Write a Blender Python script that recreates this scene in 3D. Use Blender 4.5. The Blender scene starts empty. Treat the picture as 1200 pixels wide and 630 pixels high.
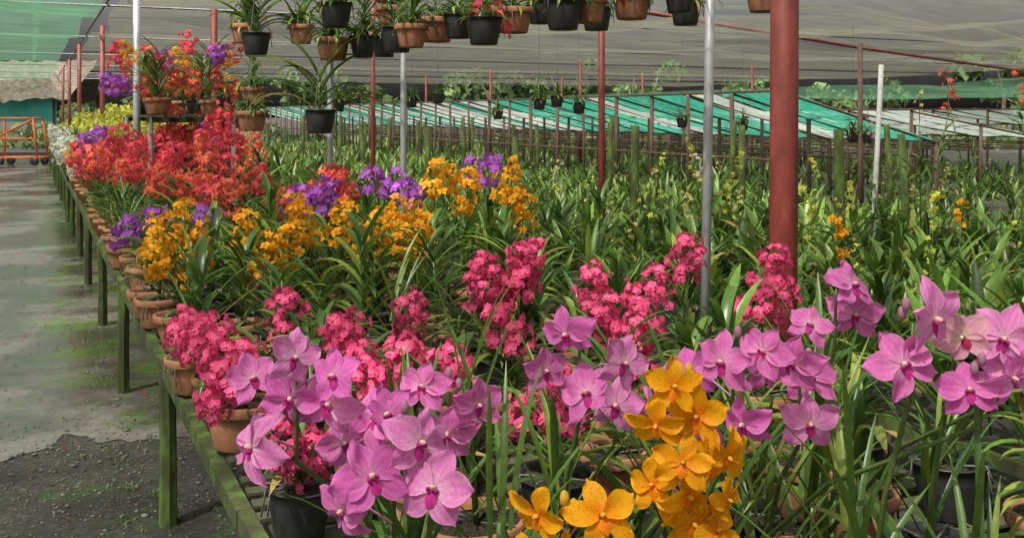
import bpy, math, random
import numpy as np
from mathutils import Vector, Matrix
rng=np.random.default_rng(11)
random.seed(5)
U=rng.uniform
D=bpy.data
scene=bpy.context.scene
# ---------------------------------------------------------------- frames
# s = metres across the nursery (from the path axis), t = metres along the path
CS,SN=0.9026,0.4305
def W(s,t,z=0.0): return np.array([s*CS-t*SN, s*SN+t*CS, z])
def ST(x,y): return (x*CS+y*SN, -x*SN+y*CS)

# ---------------------------------------------------------------- materials
def newmat(name):
    m=D.materials.new(name); m.use_nodes=True
    nt=m.node_tree; nt.nodes.clear()
    out=nt.nodes.new('ShaderNodeOutputMaterial')
    return m,nt,out
def nd(nt,t,**kw):
    n=nt.nodes.new(t)
    for k,v in kw.items(): setattr(n,k,v)
    return n
def noise(nt,scale,detail=4,vec=None,rough=.6):
    n=nd(nt,'ShaderNodeTexNoise'); n.inputs['Scale'].default_value=scale
    n.inputs['Detail'].default_value=detail; n.inputs['Roughness'].default_value=rough
    if vec is None:
        tc=nd(nt,'ShaderNodeTexCoord'); vec=tc.outputs['Object']
    nt.links.new(vec,n.inputs['Vector']); return n
def ramp(nt,fac,stops):
    r=nd(nt,'ShaderNodeValToRGB'); e=r.color_ramp.elements
    while len(e)<len(stops): e.new(.5)
    for i,(p,c) in enumerate(stops):
        e[i].position=p; e[i].color=(*c,1) if len(c)==3 else c
    nt.links.new(fac,r.inputs['Fac']); return r
def mixc(nt,a,b,fac,mode='MIX'):
    m=nd(nt,'ShaderNodeMix',data_type='RGBA',blend_type=mode)
    for sock,val in ((m.inputs[0],fac),(m.inputs[6],a),(m.inputs[7],b)):
        if hasattr(val,'is_linked') or hasattr(val,'links'): nt.links.new(val,sock)
        elif isinstance(val,(int,float)): sock.default_value=val
        else: sock.default_value=(*val,1)
    return m.outputs[2]
def bump(nt,h,strength=.3,dist=.01):
    b=nd(nt,'ShaderNodeBump'); b.inputs['Strength'].default_value=strength; b.inputs['Distance'].default_value=dist
    nt.links.new(h,b.inputs['Height']); return b.outputs[0]

def organic(name,rough,transl,nscale,lo,hi,spec=.4,nstr=0.15,spots=None):
    m,nt,out=newmat(name)
    at=nd(nt,'ShaderNodeAttribute',attribute_name='Col')
    n=noise(nt,nscale,3)
    r=ramp(nt,n.outputs['Fac'],[(.3,(lo,)*3),(.7,(hi,)*3)])
    col=mixc(nt,at.outputs['Color'],r.outputs['Color'],1.0,'MULTIPLY')
    if spots:
        tc=nd(nt,'ShaderNodeTexCoord'); v=nd(nt,'ShaderNodeTexVoronoi'); v.inputs['Scale'].default_value=300
        nt.links.new(tc.outputs['Object'],v.inputs['Vector'])
        sp=ramp(nt,v.outputs['Distance'],[(.20,(.9,.9,.9)),(.36,(0,0,0))])
        big=noise(nt,45,2); bg=ramp(nt,big.outputs['Fac'],[(.44,(0,0,0)),(.56,(1,1,1))])
        f=mixc(nt,sp.outputs[0],bg.outputs[0],1.0,'MULTIPLY')
        col=mixc(nt,col,spots,f)
    p=nd(nt,'ShaderNodeBsdfPrincipled'); p.inputs['Roughness'].default_value=rough
    p.inputs['Specular IOR Level'].default_value=spec
    nt.links.new(col,p.inputs['Base Color'])
    nt.links.new(bump(nt,n.outputs['Fac'],nstr,.002),p.inputs['Normal'])
    tr=nd(nt,'ShaderNodeBsdfTranslucent'); nt.links.new(col,tr.inputs['Color'])
    mx=nd(nt,'ShaderNodeMixShader'); mx.inputs[0].default_value=transl
    nt.links.new(p.outputs[0],mx.inputs[1]); nt.links.new(tr.outputs[0],mx.inputs[2])
    nt.links.new(mx.outputs[0],out.inputs[0]); return m
M_leaf=organic('orchid_leaf',.34,.32,60,.78,1.2,.5)
M_petal=organic('orchid_petal',.6,.38,260,.85,1.12,.2,.35)
M_spot=organic('spotted_petal',.55,.38,260,.88,1.1,.2,.3,(.66,.10,.01))
M_tree=organic('tree_leaves',.7,.4,1.5,.6,1.3,.2)

def solid(name,stops,scale,rough=.6,metal=0,bmp=.3,stretch=None,bd=.005):
    m,nt,out=newmat(name)
    tc=nd(nt,'ShaderNodeTexCoord'); vec=tc.outputs['Object']
    if stretch:
        mp=nd(nt,'ShaderNodeMapping'); mp.inputs['Scale'].default_value=stretch
        nt.links.new(vec,mp.inputs[0]); vec=mp.outputs[0]
    n=noise(nt,scale,6,vec,.65); r=ramp(nt,n.outputs['Fac'],stops)
    p=nd(nt,'ShaderNodeBsdfPrincipled'); p.inputs['Roughness'].default_value=rough
    p.inputs['Metallic'].default_value=metal
    nt.links.new(r.outputs[0],p.inputs['Base Color'])
    nt.links.new(bump(nt,n.outputs['Fac'],bmp,bd),p.inputs['Normal'])
    nt.links.new(p.outputs[0],out.inputs[0]); return m
M_terra=solid('terracotta',[(.3,(.09,.09,.045)),(.45,(.30,.13,.06)),(.62,(.42,.18,.09)),(.8,(.50,.36,.26))],14,.9)
M_black=solid('black_plastic_pot',[(.3,(.012,.012,.012)),(.7,(.035,.035,.035))],20,.4,0,.1)
M_sub=solid('charcoal_mix',[(.3,(.01,.008,.006)),(.55,(.05,.035,.02)),(.7,(.10,.07,.04))],60,.9,0,1,None,.02)
M_red=solid('red_paint_rusty',[(.25,(.08,.02,.012)),(.45,(.19,.035,.024)),(.6,(.26,.05,.035)),(.72,(.30,.10,.07)),(.85,(.2,.12,.09))],5,.55,0,.25,(3,3,1))
M_galv=solid('galvanised_steel',[(.3,(.30,.31,.33)),(.5,(.48,.48,.48)),(.75,(.60,.60,.58))],16,.45,.4,.15,(1,1,.4))
M_white=solid('white_painted_pipe',[(.3,(.42,.42,.38)),(.6,(.66,.66,.62))],12,.5)
M_moss=solid('mossy_wood',[(.3,(.03,.025,.012)),(.5,(.05,.065,.014)),(.62,(.09,.16,.02)),(.8,(.15,.24,.04))],9,.9,0,.9,(1,1,.35),.01)
M_wood=solid('weathered_wood',[(.3,(.05,.03,.02)),(.7,(.17,.10,.07))],9,.85,0,.5,(3,3,.5))
M_slat=solid('bench_slat_wood',[(.3,(.02,.02,.01)),(.5,(.06,.06,.03)),(.7,(.07,.10,.025))],8,.9,0,.5)
M_wire=solid('wire',[(.3,(.1,.1,.1)),(.7,(.25,.25,.25))],20,.5,.6,0)
M_pebble=solid('pebble',[(.3,(.05,.045,.04)),(.55,(.14,.13,.11)),(.75,(.30,.28,.25))],3,.7)
M_thatch=solid('thatch',[(.3,(.09,.07,.05)),(.7,(.28,.24,.18))],6,.95,0,1,(1,1,.3),.05)
M_tarp=solid('turquoise_tarp',[(.3,(.02,.25,.22)),(.7,(.06,.45,.40))],2,.5)
M_orange=solid('orange_paint',[(.3,(.5,.08,.01)),(.7,(.75,.16,.03))],8,.5)
M_bark=solid('bark',[(.3,(.07,.05,.035)),(.7,(.18,.14,.10))],5,.9)

def sheet(name,c1,c2,lo,hi,scale,stretch,tl=.65,seam=0):
    """woven net / film: partial coverage plus translucency, doubled at the sewn seams"""
    m,nt,out=newmat(name)
    tc=nd(nt,'ShaderNodeTexCoord')
    rt=nd(nt,'ShaderNodeMapping'); rt.inputs['Rotation'].default_value=(0,0,-.445); nt.links.new(tc.outputs['Object'],rt.inputs[0])
    mp=nd(nt,'ShaderNodeMapping'); mp.inputs['Scale'].default_value=stretch
    nt.links.new(rt.outputs[0],mp.inputs[0])
    n=noise(nt,scale,7,mp.outputs[0],.72); n2=noise(nt,scale*6,3,mp.outputs[0])
    col=ramp(nt,n2.outputs['Fac'],[(.3,c1),(.7,c2)])
    cov=nd(nt,'ShaderNodeMapRange'); cov.inputs[1].default_value=.3; cov.inputs[2].default_value=.7
    cov.inputs[3].default_value=lo; cov.inputs[4].default_value=hi
    nt.links.new(n.outputs['Fac'],cov.inputs[0]); fac=cov.outputs[0]
    if seam:
        sx=nd(nt,'ShaderNodeSeparateXYZ'); nt.links.new(rt.outputs[0],sx.inputs[0])
        for ax,per,wd,am in (('Y',seam,.045,.22),('X',seam*2.1,.02,.16)):
            dv=nd(nt,'ShaderNodeMath',operation='DIVIDE'); nt.links.new(sx.outputs[ax],dv.inputs[0]); dv.inputs[1].default_value=per
            fr=nd(nt,'ShaderNodeMath',operation='FRACT'); nt.links.new(dv.outputs[0],fr.inputs[0])
            lt=nd(nt,'ShaderNodeMath',operation='LESS_THAN'); nt.links.new(fr.outputs[0],lt.inputs[0]); lt.inputs[1].default_value=wd
            ma=nd(nt,'ShaderNodeMath',operation='MULTIPLY_ADD'); nt.links.new(lt.outputs[0],ma.inputs[0]); ma.inputs[1].default_value=am; nt.links.new(fac,ma.inputs[2])
            fac=ma.outputs[0]
    df=nd(nt,'ShaderNodeBsdfDiffuse'); tr=nd(nt,'ShaderNodeBsdfTranslucent')
    nt.links.new(col.outputs[0],df.inputs[0]); nt.links.new(col.outputs[0],tr.inputs[0])
    a=nd(nt,'ShaderNodeMixShader'); a.inputs[0].default_value=tl
    nt.links.new(df.outputs[0],a.inputs[1]); nt.links.new(tr.outputs[0],a.inputs[2])
    t=nd(nt,'ShaderNodeBsdfTransparent')
    b=nd(nt,'ShaderNodeMixShader'); nt.links.new(fac,b.inputs[0])
    nt.links.new(t.outputs[0],b.inputs[1]); nt.links.new(a.outputs[0],b.inputs[2])
    nt.links.new(b.outputs[0],out.inputs[0]); return m
M_net=sheet('grey_shade_net',(.15,.15,.11),(.30,.29,.22),.6,.16,.84,(.25,2.6,1),.6,1.85)
M_gnet=sheet('green_shade_net',(.09,.24,.13),(.19,.38,.23),.5,.45,.8,(.4,1.6,1),.6,2.0)
M_film=sheet('green_roof_film',(.03,.40,.25),(.10,.60,.42),.70,.95,1.5,(1,1,1),.75)
M_wfilm=sheet('white_roof_film',(.55,.66,.58),(.78,.85,.78),.6,.85,1.5,(1,1,1),.75)

def dot_s(nt,P):
    d=nd(nt,'ShaderNodeVectorMath',operation='DOT_PRODUCT'); d.inputs[1].default_value=(CS,SN,0); nt.links.new(P,d.inputs[0]); return d.outputs['Value']
def ground_mat():
    m,nt,out=newmat('gravel_soil')
    geo=nd(nt,'ShaderNodeNewGeometry'); P=geo.outputs['Position']
    n1=noise(nt,1.3,6,P); n2=noise(nt,26,8,P,.8); n3=noise(nt,1.7,6,P,.65); v=nd(nt,'ShaderNodeTexVoronoi'); v.inputs['Scale'].default_value=60
    nt.links.new(P,v.inputs['Vector'])
    c=ramp(nt,n2.outputs['Fac'],[(.3,(.04,.034,.026)),(.5,(.11,.096,.075)),(.68,(.24,.215,.18))])
    vr=ramp(nt,v.outputs['Distance'],[(.1,(1.15,)*3),(.6,(.6,)*3)])
    c2=mixc(nt,c.outputs[0],vr.outputs[0],.7,'MULTIPLY')
    wet=ramp(nt,n1.outputs['Fac'],[(.4,(.5,)*3),(.6,(1,)*3)])
    c3=mixc(nt,c2,wet.outputs[0],1.0,'MULTIPLY')
    mk=ramp(nt,n3.outputs['Fac'],[(.56,(0,0,0)),(.66,(.85,.85,.85))])
    mc=ramp(nt,n2.outputs['Fac'],[(.3,(.03,.06,.01)),(.65,(.10,.20,.03))])
    c4=mixc(nt,c3,mc.outputs[0],mk.outputs[0])
    p=nd(nt,'ShaderNodeBsdfPrincipled'); nt.links.new(c4,p.inputs['Base Color'])
    rr=ramp(nt,n1.outputs['Fac'],[(.38,(.3,)*3),(.58,(.85,)*3)]); nt.links.new(rr.outputs[0],p.inputs['Roughness'])
    nt.links.new(bump(nt,n2.outputs['Fac'],.9,.03),p.inputs['Normal'])
    nt.links.new(p.outputs[0],out.inputs[0]); return m
def path_mat():
    m,nt,out=newmat('wet_concrete')
    geo=nd(nt,'ShaderNodeNewGeometry'); P=geo.outputs['Position']
    n1=noise(nt,.75,8,P,.62); n2=noise(nt,18,8,P,.8); n3=noise(nt,1.9,7,P,.7)
    c=ramp(nt,n2.outputs['Fac'],[(.3,(.135,.118,.10)),(.7,(.265,.24,.21))])
    wet=ramp(nt,n1.outputs['Fac'],[(.45,(.36,.35,.34)),(.51,(.55,.54,.53)),(.58,(1,1,1))])
    c2=mixc(nt,c.outputs[0],wet.outputs[0],1.0,'MULTIPLY')
    ds=dot_s(nt,P)
    r1=nd(nt,'ShaderNodeMapRange'); r1.inputs[1].default_value=-.35; r1.inputs[2].default_value=.2; r1.inputs[3].default_value=-.13; r1.inputs[4].default_value=.10
    nt.links.new(ds,r1.inputs[0])
    ad=nd(nt,'ShaderNodeMath',operation='ADD'); nt.links.new(r1.outputs[0],ad.inputs[0]); nt.links.new(n3.outputs['Fac'],ad.inputs[1])
    mk=ramp(nt,ad.outputs[0],[(.57,(0,0,0)),(.70,(.9,.9,.9))])
    mc=ramp(nt,n2.outputs['Fac'],[(.3,(.035,.06,.012)),(.65,(.11,.20,.03))])
    c3=mixc(nt,c2,mc.outputs[0],mk.outputs[0])
    p=nd(nt,'ShaderNodeBsdfPrincipled'); nt.links.new(c3,p.inputs['Base Color'])
    rr=ramp(nt,n1.outputs['Fac'],[(.45,(.10,)*3),(.52,(.24,)*3),(.60,(.5,)*3)]); nt.links.new(rr.outputs[0],p.inputs['Roughness'])
    nt.links.new(bump(nt,n2.outputs['Fac'],.14,.01),p.inputs['Normal'])
    nt.links.new(p.outputs[0],out.inputs[0]); return m
M_ground=ground_mat(); M_path=path_mat()

# ---------------------------------------------------------------- mesh builder (quads)
class MB:
    def __init__(s): s.v=[];s.f=[];s.c=[];s.m=[];s.n=0
    def add(s,V,F,C=(.5,.5,.5),m=0):
        V=np.asarray(V,float);F=np.asarray(F,int)
        C=np.asarray(C,float)
        if C.ndim==1: C=np.tile(C,(len(V),1))
        s.v.append(V);s.f.append(F+s.n);s.c.append(C)
        s.m.append(np.full(len(F),m) if np.isscalar(m) else np.asarray(m)); s.n+=len(V)
    def tpl(s): return (np.concatenate(s.v),np.concatenate(s.f),np.concatenate(s.c),np.concatenate(s.m))
    def addt(s,T,R=None,loc=(0,0,0),sc=1,tint=1):
        V=T[0]*sc
        if R is not None: V=V@R.T
        s.add(V+np.asarray(loc),T[1],np.clip(T[2]*tint,0,.95),T[3])
    def mesh(s,name,mats,smooth=True):
        V,F,C,Mi=s.tpl()
        me=D.meshes.new(name)
        me.vertices.add(len(V)); me.vertices.foreach_set('co',V.astype(np.float32).ravel())
        me.loops.add(F.size); me.loops.foreach_set('vertex_index',F.astype(np.int32).ravel())
        me.polygons.add(len(F)); me.polygons.foreach_set('loop_start',np.arange(0,F.size,4,dtype=np.int32))
        me.update(calc_edges=True)
        me.polygons.foreach_set('material_index',Mi.astype(np.int32))
        me.polygons.foreach_set('use_smooth',np.full(len(F),smooth))
        ca=me.color_attributes.new('Col','FLOAT_COLOR','POINT')
        ca.data.foreach_set('color',np.c_[C,np.ones(len(C))].astype(np.float32).ravel())
        for m in mats: me.materials.append(m)
        me.update(); return me
    def obj(s,name,mats,parent=None,loc=(0,0,0),smooth=True):
        return mkobj(name,s.mesh(name,mats,smooth),parent,loc)
def mkobj(name,me,parent=None,loc=(0,0,0),rz=0):
    o=D.objects.new(name,me); scene.collection.objects.link(o)
    o.location=[float(a) for a in loc]; o.rotation_euler=(0,0,rz)
    if parent: o.parent=parent
    return o
def empty(name,loc=(0,0,0)):
    return mkobj(name,None,None,loc)

def grid_faces(a,b):
    i,j=np.meshgrid(np.arange(a-1),np.arange(b-1),indexing='ij'); k=(i*b+j).ravel()
    return np.c_[k,k+1,k+b+1,k+b]
def tube(pts,r,n=8,caps=True):
    pts=np.asarray(pts,float); k=len(pts)
    r=np.full(k,r) if np.isscalar(r) else np.asarray(r)
    T=np.gradient(pts,axis=0); T/=np.linalg.norm(T,axis=1)[:,None]+1e-9
    ref=np.array([0,0,1.]) if abs(T[0,2])<.9 else np.array([1.,0,0])
    A=np.cross(T,ref);A/=np.linalg.norm(A,axis=1)[:,None]+1e-9
    B=np.cross(T,A); th=np.linspace(0,2*np.pi,n+1)
    V=(pts[:,None]+r[:,None,None]*(np.cos(th)[None,:,None]*A[:,None]+np.sin(th)[None,:,None]*B[:,None]))
    if caps:
        V=np.concatenate([np.repeat(pts[0][None,None],n+1,1)+(V[0:1]-pts[0])*.02,V,np.repeat(pts[-1][None,None],n+1,1)+(V[-1:]-pts[-1])*.02])
    m=len(V); return V.reshape(-1,3),grid_faces(m,n+1)
def lathe(prof,n=20):
    prof=np.asarray(prof,float); th=np.linspace(0,2*np.pi,n+1)
    V=np.stack([prof[:,0:1]*np.cos(th),prof[:,0:1]*np.sin(th),np.repeat(prof[:,1:2],n+1,1)],-1)
    return V.reshape(-1,3),grid_faces(len(prof),n+1)
def box(a,b,bev=0.0):
    V=[];
    for z in (a[2],b[2]):
        for (s,t) in ((a[0],a[1]),(b[0],a[1]),(b[0],b[1]),(a[0],b[1])): V.append(W(s,t,z))
    F=[[3,2,1,0],[4,5,6,7],[0,1,5,4],[1,2,6,5],[2,3,7,6],[3,0,4,7]]
    return V,F

# ---------------------------------------------------------------- leaves
def leaf(p0,az,e0,bend,L,w,n=6,fold=.22,tip=.4):
    s=np.linspace(0,1,n+1); e=e0-bend*s**1.4; ds=L/n; em=(e[1:]+e[:-1])/2
    r=np.r_[0,np.cumsum(np.cos(em)*ds)]; z=np.r_[0,np.cumsum(np.sin(em)*ds)]
    wd=w*(1-np.clip((s-(1-tip))/tip,0,1)**2*.93)*(.7+.3*np.minimum(1,s*5))
    d=np.array([math.cos(az),math.sin(az),0]); sd=np.array([-math.sin(az),math.cos(az),0])
    cur=U(-.12,.12)*L
    c=np.asarray(p0)+r[:,None]*d+z[:,None]*np.array([0,0,1])+(s**2*cur)[:,None]*sd
    nm=-np.sin(e)[:,None]*d+np.cos(e)[:,None]*np.array([0,0,1])
    a=c+sd*wd[:,None]/2+nm*wd[:,None]*fold; b=c-sd*wd[:,None]/2+nm*wd[:,None]*fold
    V=np.stack([a,c,b],1).reshape(-1,3)
    return V,grid_faces(n+1,3)
G1=np.array([.036,.098,.020]);G2=np.array([.15,.26,.042]);G3=np.array([.34,.39,.06])
def green(bright=.0):
    k=min(1.2,max(0,rng.beta(1.5,1.8)*1.0+bright)); c=G1*(1-k)+G2*k
    r=rng.random()
    if r<.12: c=c*.4+G3*.6
    elif r<.20: c=c*.55
    return c
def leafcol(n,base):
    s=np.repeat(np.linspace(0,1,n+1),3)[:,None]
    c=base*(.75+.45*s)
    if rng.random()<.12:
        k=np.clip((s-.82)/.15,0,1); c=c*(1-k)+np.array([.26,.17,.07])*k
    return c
def fan(stem_h,nl,L,w,e0,bend,n=6,bright=0,z0=0,two=True,stem=True,jit=.3,spread=0.0):
    mb=MB(); az0=U(0,6.28)
    lean=U(-.08,.08,2)
    if stem:
        V,F=tube([[0,0,z0-.03],[lean[0]*stem_h*.5,lean[1]*stem_h*.5,z0+stem_h*.5],[lean[0]*stem_h,lean[1]*stem_h,z0+stem_h]],.007,5)
        mb.add(V,F,G2*.7)
    for i in range(nl):
        f=(i+.5)/nl; h=z0+stem_h*f
        az=az0+(i%2)*math.pi+U(-jit,jit) if two else U(0,6.28)
        k=L*U(.7,1.2)*(1-.25*max(0,f-.7)/.3)
        up=e0+ .35*(f-.5)+U(-.18,.18)
        V,F=leaf([lean[0]*stem_h*f+U(-spread,spread),lean[1]*stem_h*f+U(-spread,spread),h],az,up,bend*U(.4,1.4),k,w*U(.75,1.2),n)
        c=green(bright)
        if f<.15 and rng.random()<.2: c=np.array([.34,.25,.08])
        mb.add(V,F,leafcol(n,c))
    return mb
strapN=[fan(U(.10,.22),14,U(.24,.32),.030,.95,1.35,8,.0).tpl() for _ in range(8)]
tallN=[fan(U(.28,.40),18,U(.22,.28),.026,.98,1.15,7,.05).tpl() for _ in range(8)]
tereteN=[fan(U(.22,.34),14,U(.26,.40),.0125,1.12,.45,6,.05,jit=.9,spread=.02).tpl() for _ in range(8)]
broad=[fan(U(.03,.08),11,U(.30,.46),.042,1.22,.8,6,.28,two=False,stem=False,spread=.05).tpl() for _ in range(8)]
midT=[fan(U(.15,.4),12,U(.2,.3),.028,1.0,1.0,4,.1).tpl() for _ in range(6)]
farT=[fan(U(.03,.2),9,U(.22,.34),.038,1.15,.8,3,.22,two=False,stem=False,spread=.07).tpl() for _ in range(8)]

# ---------------------------------------------------------------- flowers
def petal(phi,L,w,n1,n2,refl,cup,base,main,edge,p=.85,q=.6,r0=.08,ruf=0,vein=0):
    s=np.linspace(0,1,n1+1)[:,None]; v=np.linspace(-1,1,n2+1)[None,:]
    wp=w*.5*np.maximum(np.sin(np.pi*np.clip(s,0,1)**p)**q,.10+.18*(1-s))
    x=L*(r0+s*(1-r0))*np.ones_like(v)-.06*L*(v**2)*s; y=v*wp
    ph=U(0,6); tw=U(-.35,.35)
    z=refl*L*s**2*np.ones_like(v)+cup*wp*v**2+ruf*L*np.sin(6*s+3*v+ph)*s*.5+tw*y*s
    X=x*math.cos(phi)-y*math.sin(phi); Y=x*math.sin(phi)+y*math.cos(phi)
    V=np.stack([X,Y,z],-1).reshape(-1,3)
    k1=np.clip(1-s/.45,0,1)*np.ones_like(v); k2=np.clip((s*.5+abs(v)*.6)-.35,0,1)*np.ones_like(v)
    C=main*(1-k1[...,None])+base*k1[...,None]; C=C*(1-k2[...,None])+edge*k2[...,None]
    if vein:
        C=C*(1+np.array([.4,1.4,.6])*vein*np.where(np.arange(n2+1)%2==0,1,-1)[None,:,None]*(1-.4*s[...,None]))
    return V,grid_faces(n1+1,n2+1),C.reshape(-1,3)
def blob(c,r,n=6,m=4):
    th=np.linspace(0,math.pi,m+1); prof=np.c_[np.sin(th)+1e-3,-np.cos(th)]
    V,F=lathe(prof,n); return V*np.asarray(r)+np.asarray(c),F
def flower(L,w,n1,n2,main,base,edge,lip,col=(.85,.75,.6),refl=-.12,cup=.15,p=.85,q=.6,ruf=0.03,angs=(90,20,160,-42,-138),vein=0,lipk=1.0,sep=.85):
    mb=MB(); main,base,edge,lip=map(np.array,(main,base,edge,lip))
    for i,a in enumerate(angs):
        wide=w*(1.0 if i in(1,2) else sep)
        V,F,C=petal(math.radians(a+U(-9,9)),L*(1 if i in(1,2) else .93)*U(.9,1.06),wide*U(.86,1.1),n1,n2,refl+U(-.28,.2),cup*U(.2,1.6),base,main,edge,p,q,ruf=ruf*U(.4,1.2),vein=vein)
        V[:,2]+=(.0012 if i in(1,2) else 0); mb.add(V,F,C*(1 if i in (1,2) else .93))
    V,F,C=petal(0,L*.45*lipk,L*.32*lipk,max(2,n1//2),2,-.5,-.3,lip,lip,lip*1.2)
    a=math.radians(35); R=np.array([[math.cos(a),0,-math.sin(a)],[0,1,0],[math.sin(a),0,math.cos(a)]])
    V=V@R.T; V=np.c_[V[:,1],-V[:,0],V[:,2]]; mb.add(V,F,C)
    if n1>3:
        V,F=blob((0,.03*L,L*.1),(L*.07,L*.07,L*.12)); mb.add(V,F,col)
        if sep<.85:
            for sg in (-1,1):
                V,F=blob((sg*L*.10,-.03*L,L*.10),(L*.045,L*.06,L*.09)); mb.add(V,F,lip*1.1)
    return mb
PURs=[dict(main=(.78,.165,.50),base=(.84,.40,.62),edge=(.84,.30,.62)),dict(main=(.72,.13,.47),base=(.74,.26,.52),edge=(.80,.25,.60)),dict(main=(.82,.23,.56),base=(.86,.48,.66),edge=(.88,.38,.67))]
PURc=dict(lip=(.56,.03,.26),p=.97,q=.60,vein=.14,lipk=.85,col=(.9,.65,.55),sep=.80)
PNK=dict(main=(.80,.36,.46),base=(.85,.6,.5),edge=(.84,.5,.58),lip=(.45,.03,.12),p=.95,q=.6,vein=.05)
YEL=dict(main=(.94,.40,.006),base=(.90,.27,.004),edge=(.95,.49,.012),lip=(.88,.25,.006),p=1.04,q=.55,col=(.9,.5,.06),lipk=.9,sep=.9)
purN=[flower(.053,.041,9,8,refl=U(-.4,.12),cup=U(.05,.5),ruf=.2,**PURs[k%3],**PURc).tpl() for k in range(22)]
pnkN=[flower(.050,.042,9,8,refl=-.1,ruf=.10,**PNK).tpl() for _ in range(2)]
yelN=[flower(.045,.027,9,4,refl=U(-.35,.1),cup=.3,ruf=.2,**YEL).tpl() for _ in range(14)]
def lowset(main,base,edge,lip,L=.02,w=.02,n=4,n1=3,n2=2,refl=-.1):
    return [flower(L,w,n1,n2,main,base,edge,lip,refl=refl*U(.2,2)).tpl() for _ in range(n)]
S={'pink':lowset((.86,.055,.22),(.85,.3,.36),(.90,.12,.31),(.4,.006,.07),.021,.019),
   'orange':lowset((.96,.44,.016),(.88,.24,.008),(.96,.54,.03),(.78,.14,.005),.029,.019),
   'violet':lowset((.44,.08,.56),(.6,.3,.65),(.52,.14,.63),(.18,.008,.28),.032,.028),
   'red':lowset((.82,.045,.09),(.85,.18,.11),(.88,.09,.15),(.38,.008,.02),.030,.020,4,2,2),
   'coral':lowset((.88,.12,.07),(.88,.25,.09),(.92,.19,.12),(.5,.03,.01),.030,.018,4,2,2),
   'white':lowset((.82,.82,.76),(.6,.65,.4),(.87,.87,.82),(.7,.6,.3),.034,.030,3,2,2),
   'lime':lowset((.72,.72,.10),(.5,.58,.06),(.78,.78,.16),(.45,.35,.02),.03,.022,3,2,2),
   'cream':lowset((.82,.70,.26),(.7,.45,.1),(.86,.76,.40),(.5,.1,.05),.024,.016,3,2,2),
   'pale':lowset((.80,.52,.55),(.75,.55,.4),(.85,.68,.68),(.4,.03,.1),.022,.018,3,2,2)}
def face_R(f,roll=0):
    f=np.asarray(f,float);f/=np.linalg.norm(f); x=np.cross([0,0,1.],f)
    if np.linalg.norm(x)<1e-3:x=np.array([1.,0,0])
    x/=np.linalg.norm(x); y=np.cross(f,x)
    c,s=math.cos(roll),math.sin(roll)
    return np.c_[c*x+s*y,-s*x+c*y,f]
def spike(mb,kind,top,ln,rad,nf,base=None,sc=1.0,ms=0,mp=1):
    """raceme: stalk from base, flowers spiralling over the last ln metres; top = tip"""
    top=np.asarray(top,float)
    if base is not None:
        b=np.asarray(base,float); mid=b*.45+(top-[0,0,ln])*.55+np.array([U(-.02,.02),U(-.02,.02),.04])
        V,F=tube([b,mid,top-[0,0,ln],top-[0,0,ln*.5],top],[.004,.0035,.003,.0025,.0015],5); mb.add(V,F,(.10,.18,.04),ms)
    lean=U(-.4,.4,2)*ln
    a=U(0,6.28); tt_=U(.85,1.1)
    for i in range(nf):
        f=(i+.5)/nf; a+=2.4+U(-.3,.3)
        r=rad*(.45+.55*math.sin(math.pi*min(1,.18+f*.8)))*U(.5,1.15)
        el=U(-.35,.35)+.6*(f-.2)
        d=np.array([math.cos(a)*math.cos(el),math.sin(a)*math.cos(el),math.sin(el)])
        p=top-np.array([0,0,ln*(1-f)])+d*r+np.array([lean[0]*(f-.5),lean[1]*(f-.5),0])
        tp=S[kind][rng.integers(len(S[kind]))]
        T=(tp[0],tp[1],tp[2],tp[3]+mp)
        mb.addt(T,face_R(d+U(-.5,.5,3),U(-.6,.6)),p,sc*U(.8,1.15)*(1-.35*max(0,f-.75)/.25),U(.8,1.2)*tt_)
        if rad>.02 and sc>=.9:
            V,F=tube([top-np.array([-lean[0]*(f-.5),-lean[1]*(f-.5),ln*(1-f)+.01]),p-d*.002],.0012,3,False); mb.add(V,F,(.45,.12,.15) if kind!='orange' else (.5,.3,.05),ms)

# ---------------------------------------------------------------- pots
def pot_mesh(name,r,h,mat,rim=True):
    mb=MB()
    pr=[(.001,0),(r*.70,0),(r*.74,.006),(r*.93,h*.74),(r*.93,h*.76)]
    pr+=[(r*1.04,h*.77),(r*1.06,h*.8),(r*1.06,h*.98),(r*1.04,h)] if rim else [(r*.98,h*.97),(r*1.04,h*.975),(r*1.04,h)]
    pr+=[(r*.94,h),(r*.92,h*.86),(r*.90,h*.84)]
    V,F=lathe(pr,22); mb.add(V,F,m=0)
    ri=np.linspace(.001,r*.915,6); V,F=lathe(np.c_[ri,np.full(6,h*.86)],22)
    V=V+np.c_[np.zeros((len(V),2)),U(-.008,.01,len(V))]; mb.add(V,F,m=1)
    for _ in range(14):
        a=U(0,6.28);q=r*.75*math.sqrt(U(0,1)); V,F=blob((q*math.cos(a),q*math.sin(a),h*.88),(U(.008,.016),U(.008,.014),U(.006,.012)),5,3); mb.add(V,F,m=1)
    for _ in range(5):
        a=U(0,6.28); P=[[.2*r*math.cos(a),.2*r*math.sin(a),h*.95],[1.0*r*math.cos(a+.1),1.0*r*math.sin(a+.1),h*1.04],[1.12*r*math.cos(a+.2),1.12*r*math.sin(a+.2),h*U(.3,.8)]]
        V,F=tube(P,.0028,4); mb.add(V,F,m=2)
    return mb.mesh(name,[mat,M_sub,M_pebble])
POTS=[pot_mesh('pot',.095,.125,M_terra),pot_mesh('pot',.080,.115,M_terra),pot_mesh('pot',.105,.13,M_terra),
      pot_mesh('pot',.088,.13,M_black,False),pot_mesh('pot',.075,.12,M_black,False)]
POTH=[.125,.115,.13,.13,.12]; POTR=[.095,.08,.105,.088,.075]
LEAFM={}
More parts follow.
